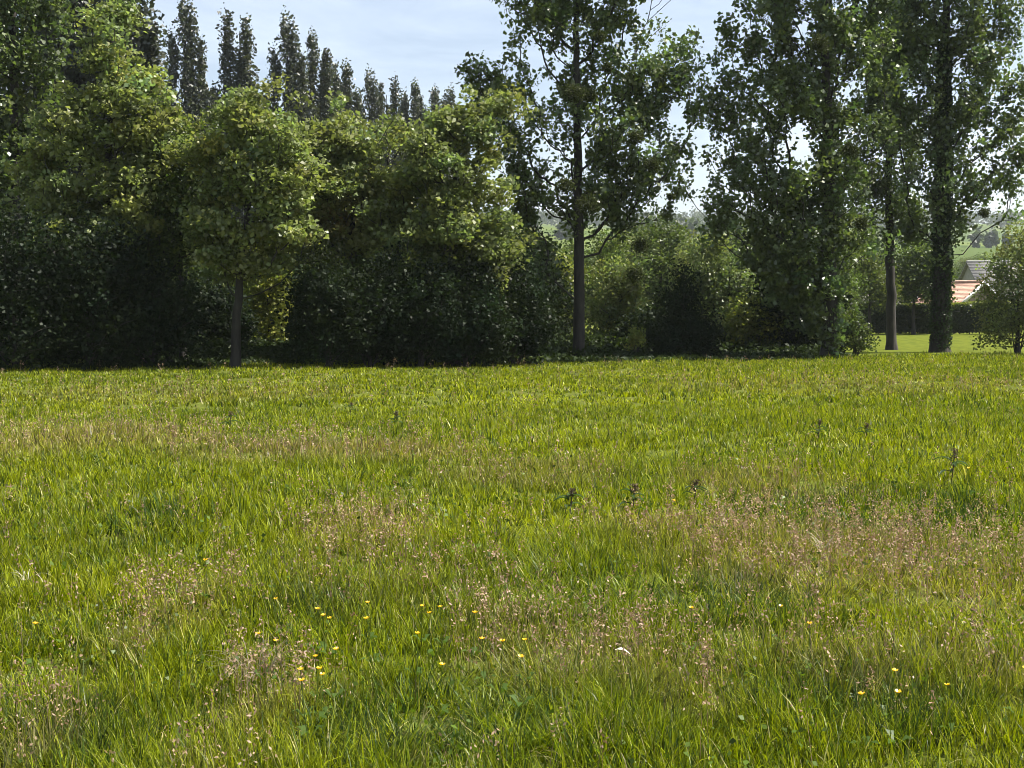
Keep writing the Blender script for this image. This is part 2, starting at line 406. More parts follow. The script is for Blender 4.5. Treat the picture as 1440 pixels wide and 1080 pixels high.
def tree(name, label, cat, Y, base, trunk, ells, n, nleaf, size, col, group=None, seed=1, sig=.42, up=.6, mind=.45, r0=.2, bark=BARK, zst=1., bushy=False, ivy=None, alt=None, altfn=None, leafup=.5, parts=('trunk', 'crown'), sprouts=None, mat=None, depth=.9, bough=None):
    """trunk: photo points (px,py) above the base; ells: crown ellipses in photo pixels (px,py,rx,ry[,depth shift])"""
    Y = Y + 2.3 if Y < 60 else Y
    r = np.random.default_rng(seed); k = Y / F
    bx = X_at(base, Y); bz = H(bx, Y)
    root = empty(name, (bx, Y, bz), label, cat, group)
    E = px_ells(ells, Y, bx)
    for _ in range(9 if len(ells) > 4 else 4):               # side shoots that break the outline
        e = ells[r.integers(len(ells))]; a = r.uniform(-.4, math.pi + .4); q = r.uniform(.18, .32) * min(e[2], e[3])
        E += px_ells([(e[0] + math.cos(a) * e[2] * 1.02, e[1] - math.sin(a) * e[3] * 1.05, q, q * r.uniform(1, 1.7))], Y, bx)
    cen = boughs(E, n, r, mind, depth, **(bough or {})) if not bushy else fill(E, n, r, mind, depth)
    tp = [np.array([0, 0, -.1])] + [np.array([X_at(p[0], Y) - bx, (p[2] if len(p) > 2 else 0), Z_at(p[1], Y) - bz]) for p in trunk]
    top = tp[-1][2]; tr = [r0 * (1 - .86 * max(0, q[2]) / top) + .012 for q in tp]
    P, par, rad, nt = skeleton(tp, tr, cen, r, up)
    g = Geo(); wood(g, P, par, rad, nt, bark)
    if bushy:
        for _ in range(5):
            a = r.uniform(0, 6.28); e = cen[r.integers(len(cen))]
            tube(g, [np.array([math.cos(a) * .12, math.sin(a) * .12, -.05]), e * [.45, .45, .5] + r.normal(0, .05, 3), e], [.03, .02, .008], bark, 5)
    g.build(parts[0], M_BARK, root, True)
    g = Geo(); foliage(g, cen, nleaf, sig, size, col, r, leafup, zst=zst, alt=alt, altfn=altfn)
    if sprouts:                                             # short leafy shoots up the trunk
        E2 = px_ells(sprouts[0], Y, bx); c2 = fill(E2, sprouts[1], r, .25, .9, .6)
        foliage(g, c2, sprouts[2], sig * .8, size, np.asarray(col) * .9, r, leafup)
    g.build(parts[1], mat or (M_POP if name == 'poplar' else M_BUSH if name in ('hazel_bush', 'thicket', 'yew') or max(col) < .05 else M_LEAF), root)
    if ivy:
        g = Geo(); z0, z1, ra, nl = ivy
        zz = r.uniform(0, 1, nl) ** .9 * (z1 - z0) + z0; a = r.uniform(0, 2 * np.pi, nl)
        ax = np.array([[np.interp(z, [t[2] for t in tp], [t[i] for t in tp]) for i in (0, 1)] for z in zz])
        rr = ra * (1 - .35 * (zz - z0) / (z1 - z0)) * (.7 + .3 * vnoise(a * 2, zz, .9, seed)) * r.uniform(.75, 1.1, nl)
        p = np.stack([ax[:, 0] + np.cos(a) * rr, ax[:, 1] + np.sin(a) * rr, zz], -1)
        c = np.array([.028, .045, .016]) * r.uniform(.6, 1.4, (nl, 1))
        leaves(g, p, .1, c, .3, r=r); g.build('ivy', M_LEAF, root)
    return root

POP = np.array([.062, .084, .024]); ASH = np.array([.172, .195, .070]); DARKL = np.array([.014, .022, .009]); MIDG = np.array([.062, .085, .022])  # DARKL: shade under the trees is put into this low leaf colour
YEL = np.array([.150, .165, .032])

# --- the front line, left to right
tree('poplar', 'tall dark leafy poplar at the left edge with sky showing through its crown', 'tree', 39, 22, [(24, 330), (28, 100), (30, -150)],
     [(28, 60, 62, 110), (20, -90, 60, 110), (10, 230, 55, 90), (70, 160, 40, 80), (-40, 180, 50, 120), (65, 30, 38, 70)], 300, 22000, .15, POP * 1.2, seed=11, sig=.27, r0=.24, zst=1.3, bough=dict(flat=1.2, spread=.38, per=7), group='poplars along the field edge')
tree('sycamore', 'sunlit yellow-green sycamore standing before the tall narrow poplars', 'tree', 36, 158, [(156, 330), (160, 180), (165, 60)],
     [(160, 80, 45, 55), (185, 130, 45, 60), (150, 170, 60, 60), (205, 205, 45, 55), (110, 170, 45, 50), (170, 255, 75, 60), (100, 250, 60, 70), (220, 270, 45, 50), (145, 320, 80, 50), (170, 45, 30, 30)], 350, 33000, .14, ASH * 1.05, seed=12, sig=.28, r0=.2, leafup=1.0, mind=.44, zst=.7, bough=dict(flat=.6, per=6, spread=.34))
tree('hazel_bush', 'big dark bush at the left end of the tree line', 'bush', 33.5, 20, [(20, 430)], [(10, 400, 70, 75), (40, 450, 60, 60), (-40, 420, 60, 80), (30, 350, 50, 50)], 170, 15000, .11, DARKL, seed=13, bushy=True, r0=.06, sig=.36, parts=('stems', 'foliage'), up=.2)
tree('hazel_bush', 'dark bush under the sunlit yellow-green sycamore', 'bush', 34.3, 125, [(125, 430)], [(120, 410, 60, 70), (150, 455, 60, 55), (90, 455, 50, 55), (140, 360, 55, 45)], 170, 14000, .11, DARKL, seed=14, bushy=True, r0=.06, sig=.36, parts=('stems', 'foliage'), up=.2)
tree('field_maple', 'slim maple with a lit top between the sycamore and the leaning ash', 'tree', 36.5, 256, [(256, 400), (254, 280), (262, 190)],
     [(255, 205, 38, 40), (285, 245, 35, 55), (240, 290, 45, 55), (280, 330, 40, 60), (230, 360, 40, 50)], 190, 15000, .12, MIDG, seed=15, r0=.1, sig=.36, leafup=.8)
tree('hazel_bush', 'dark bush with bare thin stems below the slim maple', 'bush', 35.2, 215, [(215, 440)], [(210, 430, 45, 60), (245, 450, 35, 50), (180, 440, 40, 55)], 120, 9000, .11, DARKL, seed=16, bushy=True, r0=.05, sig=.33, parts=('stems', 'foliage'), up=.2)
tree('ash_tree', 'round-topped ash on a bare leaning trunk, bright along its crown', 'tree', 34.6, 330, [(334, 430), (343, 350), (356, 270), (360, 170)],
     [(350, 165, 42, 32), (395, 195, 42, 40), (305, 225, 36, 45), (425, 215, 26, 36), (350, 240, 60, 45), (400, 270, 34, 42), (300, 310, 40, 50), (380, 330, 50, 40), (335, 350, 50, 30)], 320, 27000, .135, ASH * .98, seed=17, r0=.14, sig=.27, leafup=1.0, mind=.42, zst=.75, bough=dict(flat=.6, per=6, spread=.34))
tree('alder', 'broad rounded tree with a brownish patch of leaves, right of the leaning ash', 'tree', 38.5, 500, [(500, 400), (498, 300), (495, 220)],
     [(470, 200, 40, 38), (520, 215, 42, 42), (555, 195, 30, 32), (490, 260, 60, 45), (455, 310, 40, 50), (510, 330, 55, 45), (545, 270, 40, 50), (480, 375, 60, 35)], 300, 27000, .135, ASH * .95, seed=18, r0=.17, sig=.28, leafup=1.0, zst=.75, bough=dict(flat=.6, per=6, spread=.34), alt=(.17, .105, .032),
     altfn=lambda p: np.exp(-(((p[:, 0] - (X_at(482, 38.5) - X_at(500, 38.5))) / .75) ** 2 + ((p[:, 2] - Z_at(305, 38.5)) / .55) ** 2)))
tree('sycamore', 'dense broad tree, sunlit on top and dark below, left of the mistletoe poplar', 'tree', 37, 636, [(636, 400), (638, 300), (645, 200)],
     [(645, 180, 42, 36), (605, 205, 42, 40), (674, 190, 34, 42), (630, 255, 70, 50), (575, 285, 42, 50), (682, 280, 42, 60), (640, 330, 80, 45), (690, 360, 38, 50), (590, 360, 55, 45)], 350, 31000, .135, ASH * .92, seed=19, r0=.2, sig=.28, leafup=1.0, zst=.75, bough=dict(flat=.6, per=6, spread=.34))
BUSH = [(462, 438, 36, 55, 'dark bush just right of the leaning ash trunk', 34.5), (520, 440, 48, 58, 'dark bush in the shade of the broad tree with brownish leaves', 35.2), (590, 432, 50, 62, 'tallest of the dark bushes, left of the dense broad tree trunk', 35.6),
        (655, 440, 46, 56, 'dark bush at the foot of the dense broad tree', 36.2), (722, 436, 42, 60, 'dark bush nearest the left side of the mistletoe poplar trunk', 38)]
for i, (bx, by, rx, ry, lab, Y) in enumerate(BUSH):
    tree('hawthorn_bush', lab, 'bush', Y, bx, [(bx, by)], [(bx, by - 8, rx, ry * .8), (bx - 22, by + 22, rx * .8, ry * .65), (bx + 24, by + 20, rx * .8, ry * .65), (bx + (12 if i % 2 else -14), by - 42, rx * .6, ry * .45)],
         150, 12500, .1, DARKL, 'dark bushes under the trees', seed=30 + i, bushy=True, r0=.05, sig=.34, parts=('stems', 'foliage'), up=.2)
tree('poplar', 'tall open poplar with dark mistletoe balls and sky between its limbs', 'tree', 42, 815, [(814, 400), (813, 318), (812, 240), (810, 120), (809, -20), (810, -170)],
     [(705, 108, 32, 34), (668, 100, 14, 20), (735, 160, 45, 50), (700, 180, 34, 40), (775, 30, 60, 55), (745, 60, 38, 42), (860, 30, 50, 60), (935, 80, 38, 70), (955, 170, 32, 70), (905, 245, 60, 32), (950, 235, 36, 30), (790, 140, 45, 70), (850, 130, 45, 40), (755, 250, 40, 40), (800, 290, 55, 28),
      (860, 285, 45, 24), (820, -110, 90, 110), (900, -60, 60, 90), (740, -40, 55, 80), (960, 95, 26, 30), (910, 150, 36, 40), (735, 320, 26, 30), (760, 360, 30, 26), (720, 260, 32, 40), (880, 320, 30, 20), (965, 200, 24, 40), (860, 205, 55, 55), (835, 240, 45, 40), (900, 195, 50, 50), (885, 95, 50, 60), (930, 270, 50, 26), (700, 240, 30, 50)], 520, 46000, .15, POP * 1.3, seed=21, sig=.26, r0=.215, zst=1.3, mind=.44, bough=dict(flat=1.3, spread=.3, per=4, kb=.8), up=.75, group='poplars along the field edge')
tree('yew', 'black-green conical evergreen bush right of the mistletoe poplar', 'bush', 43, 962, [(962, 400)], [(962, 462, 36, 34), (956, 424, 20, 32), (958, 396, 8, 18), (986, 468, 22, 26), (934, 470, 18, 24)], 150, 15000, .085, np.array([.014, .022, .009]), seed=22, bushy=True, r0=.08, sig=.3, parts=('stems', 'foliage'), up=.2)
tree('poplar', 'wide dense poplar leafy down to its foot, right of the evergreen', 'tree', 43, 1166, [(1164, 350), (1160, 200), (1152, 50), (1150, -180)],
     [(1150, 30, 85, 70), (1080, 60, 45, 60), (1110, 140, 70, 60), (1045, 130, 34, 45), (1060, 215, 55, 50), (1025, 240, 36, 36), (1170, 130, 50, 70), (1180, 230, 45, 70), (1120, 260, 60, 60), (1080, 310, 50, 40), (1150, 330, 55, 50), (1150, -90, 95, 90), (1075, -30, 40, 60), (1022, 70, 9, 26), (1205, 50, 30, 70), (1215, 140, 34, 60), (1218, -30, 34, 70), (1210, 240, 28, 50), (1195, 320, 26, 40), (1010, 300, 28, 22), (1012, 255, 30, 40), (1035, 190, 34, 40), (1000, 150, 16, 30)],
     540, 44000, .155, POP * 1.3, seed=23, sig=.27, r0=.28, zst=1.3, mind=.44, bough=dict(flat=1.3, spread=.32, per=5, kb=.9), up=.65, group='poplars along the field edge', sprouts=([(1150, 420, 42, 65), (1175, 460, 22, 40), (1110, 400, 45, 45), (1090, 370, 40, 36), (1160, 240, 20, 60), (1166, 320, 26, 55), (1164, 390, 28, 40)], 150, 9500))
tree('poplar', 'slender poplar with a clear thin trunk left of the ivy-clad one', 'tree', 54, 1254, [(1251, 400), (1248, 330), (1243, 180), (1240, 0), (1240, -140)],
     [(1240, 60, 40, 70), (1235, 170, 40, 60), (1228, 260, 30, 45), (1268, 290, 28, 35), (1245, -60, 42, 80), (1262, 200, 28, 60), (1275, 90, 24, 50)], 300, 23000, .165, POP * 1.2, seed=24, sig=.3, r0=.22, zst=1.3, mind=.5, bough=dict(flat=1.3, spread=.42, per=7), up=.6, group='poplars along the field edge')
tree('poplar', 'thick ivy-clad poplar beside the pink roof', 'tree', 50, 1322, [(1322, 400), (1321, 250), (1320, 80), (1322, -160)],
     [(1340, 30, 65, 70), (1290, 60, 40, 70), (1385, 90, 40, 70), (1395, 180, 36, 50), (1290, 170, 45, 60), (1350, 170, 45, 50), (1310, 250, 50, 45), (1375, 255, 50, 26), (1415, 265, 32, 22), (1330, -90, 90, 90), (1395, 0, 26, 50), (1300, 310, 42, 26), (1425, 200, 18, 50), (1425, 130, 24, 50), (1410, 60, 26, 50), (1270, 30, 34, 70), (1262, 130, 30, 60), (1345, 310, 30, 18)],
     470, 38000, .165, POP * 1.3, seed=25, sig=.3, r0=.36, zst=1.2, mind=.5, up=.55, bough=dict(flat=1.3, spread=.38, per=5), group='poplars along the field edge', ivy=(.1, 13, .5, 17000))
tree('hawthorn_bush', 'leafy sunlit bush at the right edge hiding the end of the hedge', 'bush', 46, 1432, [(1430, 400)], [(1432, 385, 40, 50), (1420, 430, 34, 45), (1455, 350, 45, 40), (1470, 420, 45, 60), (1410, 460, 26, 22), (1396, 432, 22, 34), (1404, 390, 22, 34), (1392, 470, 16, 18)], 230, 17000, .1, ASH * .9, seed=26, bushy=True, r0=.09, sig=.3, parts=('stems', 'foliage'), up=.2)
tree('hawthorn_bush', 'small pale bush at the right side of the wide poplar foot', 'bush', 44.5, 1203, [(1203, 465)], [(1203, 470, 15, 24), (1195, 450, 12, 16), (1215, 478, 14, 14)], 40, 2600, .085, MIDG, seed=27, bushy=True, r0=.03, sig=.2, parts=('stems', 'foliage'), up=.2, mind=.2)
tree('hawthorn_bush', 'tiny bright yellow-green sapling in the gap right of the mistletoe poplar trunk', 'bush', 42.6, 893, [(893, 478)], [(893, 478, 10, 14), (899, 470, 7, 9)], 16, 900, .085, YEL * 1.1, seed=28, bushy=True, r0=.02, sig=.14, parts=('stems', 'foliage'), up=.2, mind=.12)

def undergrowth():
    r = np.random.default_rng(44); g = Geo(); n = 42000
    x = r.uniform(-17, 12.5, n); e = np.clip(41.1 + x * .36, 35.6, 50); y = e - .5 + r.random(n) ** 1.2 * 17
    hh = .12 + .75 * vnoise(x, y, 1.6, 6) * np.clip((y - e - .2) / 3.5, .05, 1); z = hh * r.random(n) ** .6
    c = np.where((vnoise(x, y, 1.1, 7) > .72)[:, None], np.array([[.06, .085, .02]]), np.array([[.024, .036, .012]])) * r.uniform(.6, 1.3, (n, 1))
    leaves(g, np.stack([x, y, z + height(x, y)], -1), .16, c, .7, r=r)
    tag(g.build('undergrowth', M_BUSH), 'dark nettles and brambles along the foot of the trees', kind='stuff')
undergrowth()
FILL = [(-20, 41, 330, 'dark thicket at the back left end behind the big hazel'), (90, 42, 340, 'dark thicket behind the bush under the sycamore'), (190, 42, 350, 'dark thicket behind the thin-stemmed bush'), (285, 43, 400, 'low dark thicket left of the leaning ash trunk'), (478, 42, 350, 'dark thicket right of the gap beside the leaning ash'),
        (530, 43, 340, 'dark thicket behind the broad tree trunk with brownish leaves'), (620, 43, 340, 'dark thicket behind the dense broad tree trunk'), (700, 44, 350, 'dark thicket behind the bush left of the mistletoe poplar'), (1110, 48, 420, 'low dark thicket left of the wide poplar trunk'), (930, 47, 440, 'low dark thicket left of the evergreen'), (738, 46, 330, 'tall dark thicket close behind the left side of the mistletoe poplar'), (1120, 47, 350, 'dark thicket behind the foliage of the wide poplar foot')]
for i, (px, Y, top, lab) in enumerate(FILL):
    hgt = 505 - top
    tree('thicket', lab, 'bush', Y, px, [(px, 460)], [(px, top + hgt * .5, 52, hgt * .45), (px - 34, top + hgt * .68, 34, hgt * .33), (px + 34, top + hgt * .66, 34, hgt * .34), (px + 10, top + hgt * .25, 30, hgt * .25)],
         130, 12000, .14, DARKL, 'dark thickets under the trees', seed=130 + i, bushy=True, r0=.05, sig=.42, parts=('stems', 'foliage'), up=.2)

# --- sunlit shrubs and trees behind the front line
BACK = [('shrub', 'bright yellow-green shrub seen behind the leaning ash trunk', 46, 378, [(376, 395, 32, 40), (388, 450, 28, 40), (362, 440, 28, 44), (392, 380, 22, 30)], YEL * 1.15, 120, 9000),
        ('shrub', 'yellow-green shrub seen left of the mistletoe poplar trunk', 52, 790, [(788, 385, 26, 28), (765, 410, 30, 35), (780, 450, 34, 35)], YEL * .9, 100, 7500),
        ('shrub', 'pale shrub close behind the right side of the mistletoe poplar trunk', 50, 872, [(870, 410, 30, 40), (885, 450, 26, 40), (850, 440, 26, 36)], ASH * .9, 110, 8000),
        ('willow', 'pale grey-green willow between the evergreen and the wide poplar', 62, 1026, [(1022, 370, 36, 40), (1045, 410, 36, 45), (1000, 400, 28, 40), (1030, 450, 46, 40)], np.array([.105, .13, .045]), 130, 10000),
        ('shrub', 'low yellow-green shrub left of the wide poplar foot', 47, 1068, [(1062, 448, 34, 24), (1085, 462, 28, 24), (1045, 466, 30, 22)], YEL, 80, 6000),
        ('apple_tree', 'round garden tree between the two right-hand poplar trunks', 84, 1284, [(1284, 370, 28, 34), (1270, 405, 26, 26), (1302, 395, 24, 38), (1312, 410, 20, 26)], MIDG, 120, 12000),
        ('apple_tree', 'olive garden tree left of the slender poplar trunk', 82, 1222, [(1222, 400, 22, 24), (1236, 412, 16, 18), (1208, 385, 18, 22)], MIDG * [1.2, 1.05, 1], 70, 5000)]
for i, (nm, lab, Y, bx, E, c, n, nl) in enumerate(BACK):
    b = nm == 'shrub'
    tree(nm, lab, 'bush' if b else 'tree', Y, bx, [(bx, 440), (bx, E[0][1])], E, n, nl, .12 if Y < 60 else .16, c, seed=50 + i, bushy=b, r0=.06 if b else .12, sig=.36 if Y < 60 else .5, parts=('stems', 'foliage') if b else ('trunk', 'crown'), up=.25, mind=.3, leafup=.8)

# --- middle-distance trees that close the view behind the line (three built, the rest are copies)
protos = []
for i in range(3):
    r = np.random.default_rng(70 + i)
    E = [(0, 0, 5.2, 2.6, 2.4), (r.uniform(-1.5, 1.5), 0, 7.2, 1.9, 1.6), (1.8, .4, 4.2, 1.7, 1.6), (-1.8, -.4, 4.0, 1.7, 1.7), (0, 0, 2.4, 2.2, 1.5)]
    root = empty('broadleaf_tree', (0, 0, 0), '-', 'tree', 'trees behind the field edge')
    cen = fill(E, 150, r, .55); P, par, rad, nt = skeleton([(0, 0, -.1), (.1, 0, 3), (.1, 0, 7)], [.2, .13, .04], cen, r, .3)
    g = Geo(); wood(g, P, par, rad, nt, BARK); g.build('trunk', M_BARK, root, True)
    g = Geo(); foliage(g, cen, 10500, .55, .2, (MIDG * 1.1, ASH * .75, MIDG * [1.2, 1.15, .9])[i], r, .8); g.build('crown', M_LEAF, root)
    protos.append([root, False])
MID = [(-60, 330, 56, 'behind the big dark bush at the left end'), (70, 320, 58, 'behind the tall poplar and the sycamore'), (180, 330, 56, 'behind the dark bush under the sycamore'), (300, 300, 55, 'behind the leaning ash, its foot lit through the gap'), (420, 300, 56, 'behind the dark bush right of the leaning ash'), (540, 290, 60, 'behind the broad tree with brownish leaves'),
       (660, 300, 60, 'behind the dense broad tree'), (745, 325, 64, 'left behind the mistletoe poplar'), (845, 325, 68, 'close behind the mistletoe poplar trunk'), (930, 305, 74, 'in the gap right of the mistletoe poplar, above the evergreen'), (985, 330, 66, 'behind the left edge of the wide poplar'), (1100, 320, 70, 'behind the wide poplar crown'), (1170, 330, 74, 'behind the wide poplar trunk'), (1520, 330, 60, 'beyond the bush at the right edge'), (700, 310, 80, 'far behind the bush left of the mistletoe poplar'), (800, 335, 92, 'far behind the yellow-green shrub by the mistletoe poplar'), (880, 318, 98, 'far behind the pale shrub by the mistletoe poplar'), (955, 322, 104, 'far behind the evergreen'), (1040, 318, 90, 'far behind the pale willow'),
       (1140, 322, 96, 'far behind the wide poplar foot'), (1225, 330, 106, 'behind the slate-roofed building'), (1290, 335, 110, 'far between the two bare trunks')]
for i, (px, top, Y, lab) in enumerate(MID):
    pr = protos[i % 3]; s = Z_at(top, Y) / 8.8; x = X_at(px, Y); kind = ('mid green', 'yellow-green', 'olive green')[i % 3]
    loc = (x, Y, H(x, Y)); lb = kind + ' rounded tree ' + lab; rz = i * 1.7; sc = (s * 1.05, s * 1.05, s)
    if not pr[1]: pr[0].location = loc; pr[0].rotation_euler = (0, 0, rz); pr[0].scale = sc; pr[0]['label'] = lb; pr[1] = True
    else: copy_thing(pr[0], loc, rz, sc, lb)

# --- Lombardy poplars: a receding row far behind, and the big near ones at the left
def lombardy(seed, plumes, nleaf, size, col):
    r = np.random.default_rng(seed)
    root = empty('lombardy_poplar', (0, 0, 0), '-', 'tree', 'narrow poplars standing in a row')
    cen = np.zeros((0, 3))
    for (x, z0, z1, w) in plumes:
        n = int((z1 - z0) * 4.5); z = np.linspace(z0, z1, n) + r.normal(0, .2, n); t = (z - z0) / (z1 - z0)
        rr = w * np.clip(np.minimum(.35 + t * 2.2, 1.18 - t), .04, 1)
        a = r.uniform(0, 6.28, n); q = np.sqrt(r.random(n))
        cen = np.vstack([cen, np.stack([x * (.5 + .5 * np.clip(t * 3, 0, 1)) + np.cos(a) * rr * q, np.sin(a) * rr * q + r.normal(0, .15), z], -1)])
    P, par, rad, nt = skeleton([(0, 0, -.1), (0, 0, 10), (0, 0, max(p[2] for p in plumes) * .95)], [.4, .22, .03], cen, r, 2.2)
    g = Geo(); wood(g, P, par, rad, nt, BARK, 8); g.build('trunk', M_BARK, root, True)
    g = Geo(); foliage(g, cen, nleaf, .34, size, col, r, .1, zst=2.0, var=.3); g.build('crown', M_FAR, root)
    return root
LC = np.array([.044, .052, .032])
LP = [lombardy(81, [(0, 2, 25, 1.5), (-1.0, 3, 22.5, 1.0), (1.2, 3, 22, .9), (1.9, 2, 18, .7), (.5, 6, 24.2, .9), (-1.7, 2, 19, .6)], 24000, .24, LC),
      lombardy(82, [(-.7, 2, 24.5, 1.2), (.9, 3, 25, 1.1), (0, 2, 22, 1.4), (-1.6, 2, 18, .7), (1.9, 2, 19, .7)], 24000, .24, LC),
      lombardy(83, [(0, 2, 25, 1.0), (1.3, 2, 23.4, .9), (-1.2, 2, 22.4, .8), (.2, 2, 19, 1.6)], 24000, .24, LC)]
used = [False] * 3
ROW = [(262, 8, 95, 0, 'tallest narrow poplar on the skyline, first right of the sycamore top'), (296, 112, 98, 2, 'short narrow poplar tucked right of the tallest skyline one'), (354, 28, 97, 1, 'twin-topped narrow poplar behind the round-topped ash'), (330, 125, 104, 2, 'low narrow poplar left of the twin-topped one'), (408, 34, 100, 0, 'ragged narrow poplar with a slanting tip right of the twin-topped one'),
       (444, 54, 104, 2, 'single-tipped narrow poplar right of the slanting-tipped one'), (468, 90, 110, 1, 'first of the two low narrow poplars above the brownish-leaved tree'), (492, 96, 114, 2, 'second of the two low narrow poplars above the brownish-leaved tree'), (522, 108, 118, 0, 'narrow poplar with a fork-like top in the middle of the skyline dip'), (546, 116, 122, 1, 'bushy blunt narrow poplar right of the fork-topped one'),
       (586, 124, 128, 2, 'pointed narrow poplar standing alone near the end of the row'), (570, 140, 130, 0, 'small narrow poplar left of the lone pointed one'), (600, 136, 132, 1, 'small narrow poplar right of the lone pointed one'), (614, 134, 136, 2, 'second smallest narrow poplar before the dense broad tree top'), (634, 138, 142, 0, 'last narrow poplar of the row touching the dense broad tree top'),
       (188, -130, 62, 1, 'huge narrow poplar rising right behind the sycamore beyond the picture top'), (118, -150, 64, 0, 'huge narrow poplar rising between the sycamore and the left edge poplar'), (60, -120, 66, 2, 'huge narrow poplar behind the poplar at the left edge'), (212, 88, 66, 2, 'slim low narrow poplar at the right flank of the huge one')]
for i, (px, top, Y, k, lab) in enumerate(ROW):
    s = Z_at(top, Y) / 25.4; x = X_at(px, Y); w = .95 * max(s, .8) if Y > 80 else s * 1.25
    if top > 80 and Y < 80: w = .45
    loc = (x, Y, H(x, Y)); rz = (0, .5, 3.0, 2.6)[i % 4]; w *= (1, .85, 1.12, .92, 1.05)[i % 5]; sc = (w, w, s)
    if not used[k]:
        o = LP[k]; o.location = loc; o.rotation_euler = (0, (.012, -.02, .03)[i % 3], rz); o.scale = sc; o['label'] = lab; used[k] = True
    else: copy_thing(LP[k], loc, rz, sc, lab)

# --- mistletoe
def mistletoe(px, py, rpx, Y, lab, seed):
    r = np.random.default_rng(seed); k = Y / F; ra = rpx * k
    o = empty('mistletoe', (X_at(px, Y - .6), Y - .6, Z_at(py, Y - .6)), lab, 'mistletoe', 'mistletoe balls hanging in the poplars')
    d = unit(r.normal(size=(70, 3)))
    g = Geo()
    for q in d[:45]: tube(g, [(0, 0, 0), q * ra * .5 + r.normal(0, .02, 3), q * ra * .92], [.011, .007, .004], np.array([.07, .075, .03]), 4)
    g.build('twigs', M_BARK, o)
    n = int(800 * (rpx / 12)); d = unit(r.normal(size=(n, 3))) * (r.random((n, 1)) ** .4) * ra * (.62 + .6 * r.random(24)[np.minimum(23, (24 * r.random(n)).astype(int))])[:, None] * np.array([1.05, 1, .9])
    g = Geo(); leaves(g, d, .075, np.array([.034, .042, .013]) * r.uniform(.65, 1.3, (n, 1)), .2, r=r, aspect=.4); g.build('leaves', M_BUSH, o)
MT = [(842, 58, 9, 41.6, 'small mistletoe ball high on the upright limb of the open poplar'), (852, 100, 9, 41.4, 'mistletoe ball just below the highest one in the open poplar'), (830, 138, 11, 41.3, 'mistletoe ball close right of the open poplar trunk at mid crown'), (808, 136, 16, 41, 'large mistletoe ball before the open poplar trunk at mid crown'),
      (893, 196, 12, 41.5, 'mistletoe ball against the sky on the rising right limb of the open poplar'), (916, 234, 12, 41.6, 'round mistletoe ball low at the right of the open poplar crown'), (827, 290, 17, 41.2, 'largest mistletoe clump on the open poplar trunk at the crown base'), (794, 263, 13, 41.2, 'mistletoe ball left of the open poplar trunk near the crown base'),
      (900, 345, 14, 41.7, 'mistletoe ball hanging on the lowest right branch of the open poplar'), (893, 386, 12, 41.8, 'lowest mistletoe ball, hanging before the pale shrub'), (942, 278, 6, 41.6, 'tiny mistletoe ball under the right edge of the open poplar crown'),
      (1192, 212, 14, 41.5, 'brownish mistletoe ball right of the wide poplar trunk at mid crown'), (1209, 316, 12, 42, 'mistletoe ball at the lower right of the wide poplar crown'), (1146, 68, 14, 41.5, 'mistletoe ball high in the wide poplar crown'), (1223, 188, 10, 53, 'mistletoe ball in the slender poplar crown'), (1380, 300, 9, 49.5, 'mistletoe ball hanging on the right low limb of the ivy-clad poplar')]
for i, a in enumerate(MT): mistletoe(*a, 200 + i)

# ------------------------------------------------------------------ hedge, houses, far country
def hedge():
    Y = 86; x0, x1 = X_at(1185, Y), X_at(1425, Y)
    o = empty('hedge', ((x0 + x1) / 2, Y, H((x0 + x1) / 2, Y)), 'long clipped dark hedge at the far side of the mown strip', 'hedge')
    r = np.random.default_rng(90); L = (x1 - x0) / 2; n = 26000
    x = r.uniform(-L, L, n); z = r.uniform(0, 1.95, n) + .12 * vnoise(x, x * 0, 1.1, 3); y = r.uniform(-.8, .8, n)
    sh = r.random(n) < .7; y[sh] = np.sign(y[sh]) * r.uniform(.6, .85, sh.sum())
    g = Geo(); leaves(g, np.stack([x, y, np.minimum(z, 2.1)], -1), .15, np.array([.032, .045, .014]) * r.uniform(.6, 1.4, (n, 1)), .4, r=r); g.build('foliage', M_LEAF, o)
    m = 5000; x = r.uniform(-L, L, m); g = Geo()
    leaves(g, np.stack([x, r.uniform(-.75, .75, m), 1.9 + .45 * r.random(m) * vnoise(x, x * 0, 1.6, 5)], -1), .15, YEL * r.uniform(.6, 1.2, (m, 1)), .8, r=r)  # sunlight on the hedge top, painted as a paler leaf layer
    tp = g.build('lit_top', M_LEAF, o); tp['label'] = 'pale yellow-green leaves along the hedge top with sunlight put into their colour'
    g = Geo()
    for q in np.arange(-L + .4, L, .7): tube(g, [(q, 0, -.1), (q + r.normal(0, .05), 0, .8), (q + r.normal(0, .2), r.normal(0, .2), 1.6)], [.04, .03, .012], BARK, 5)
    g.build('stems', M_BARK, o)
hedge()

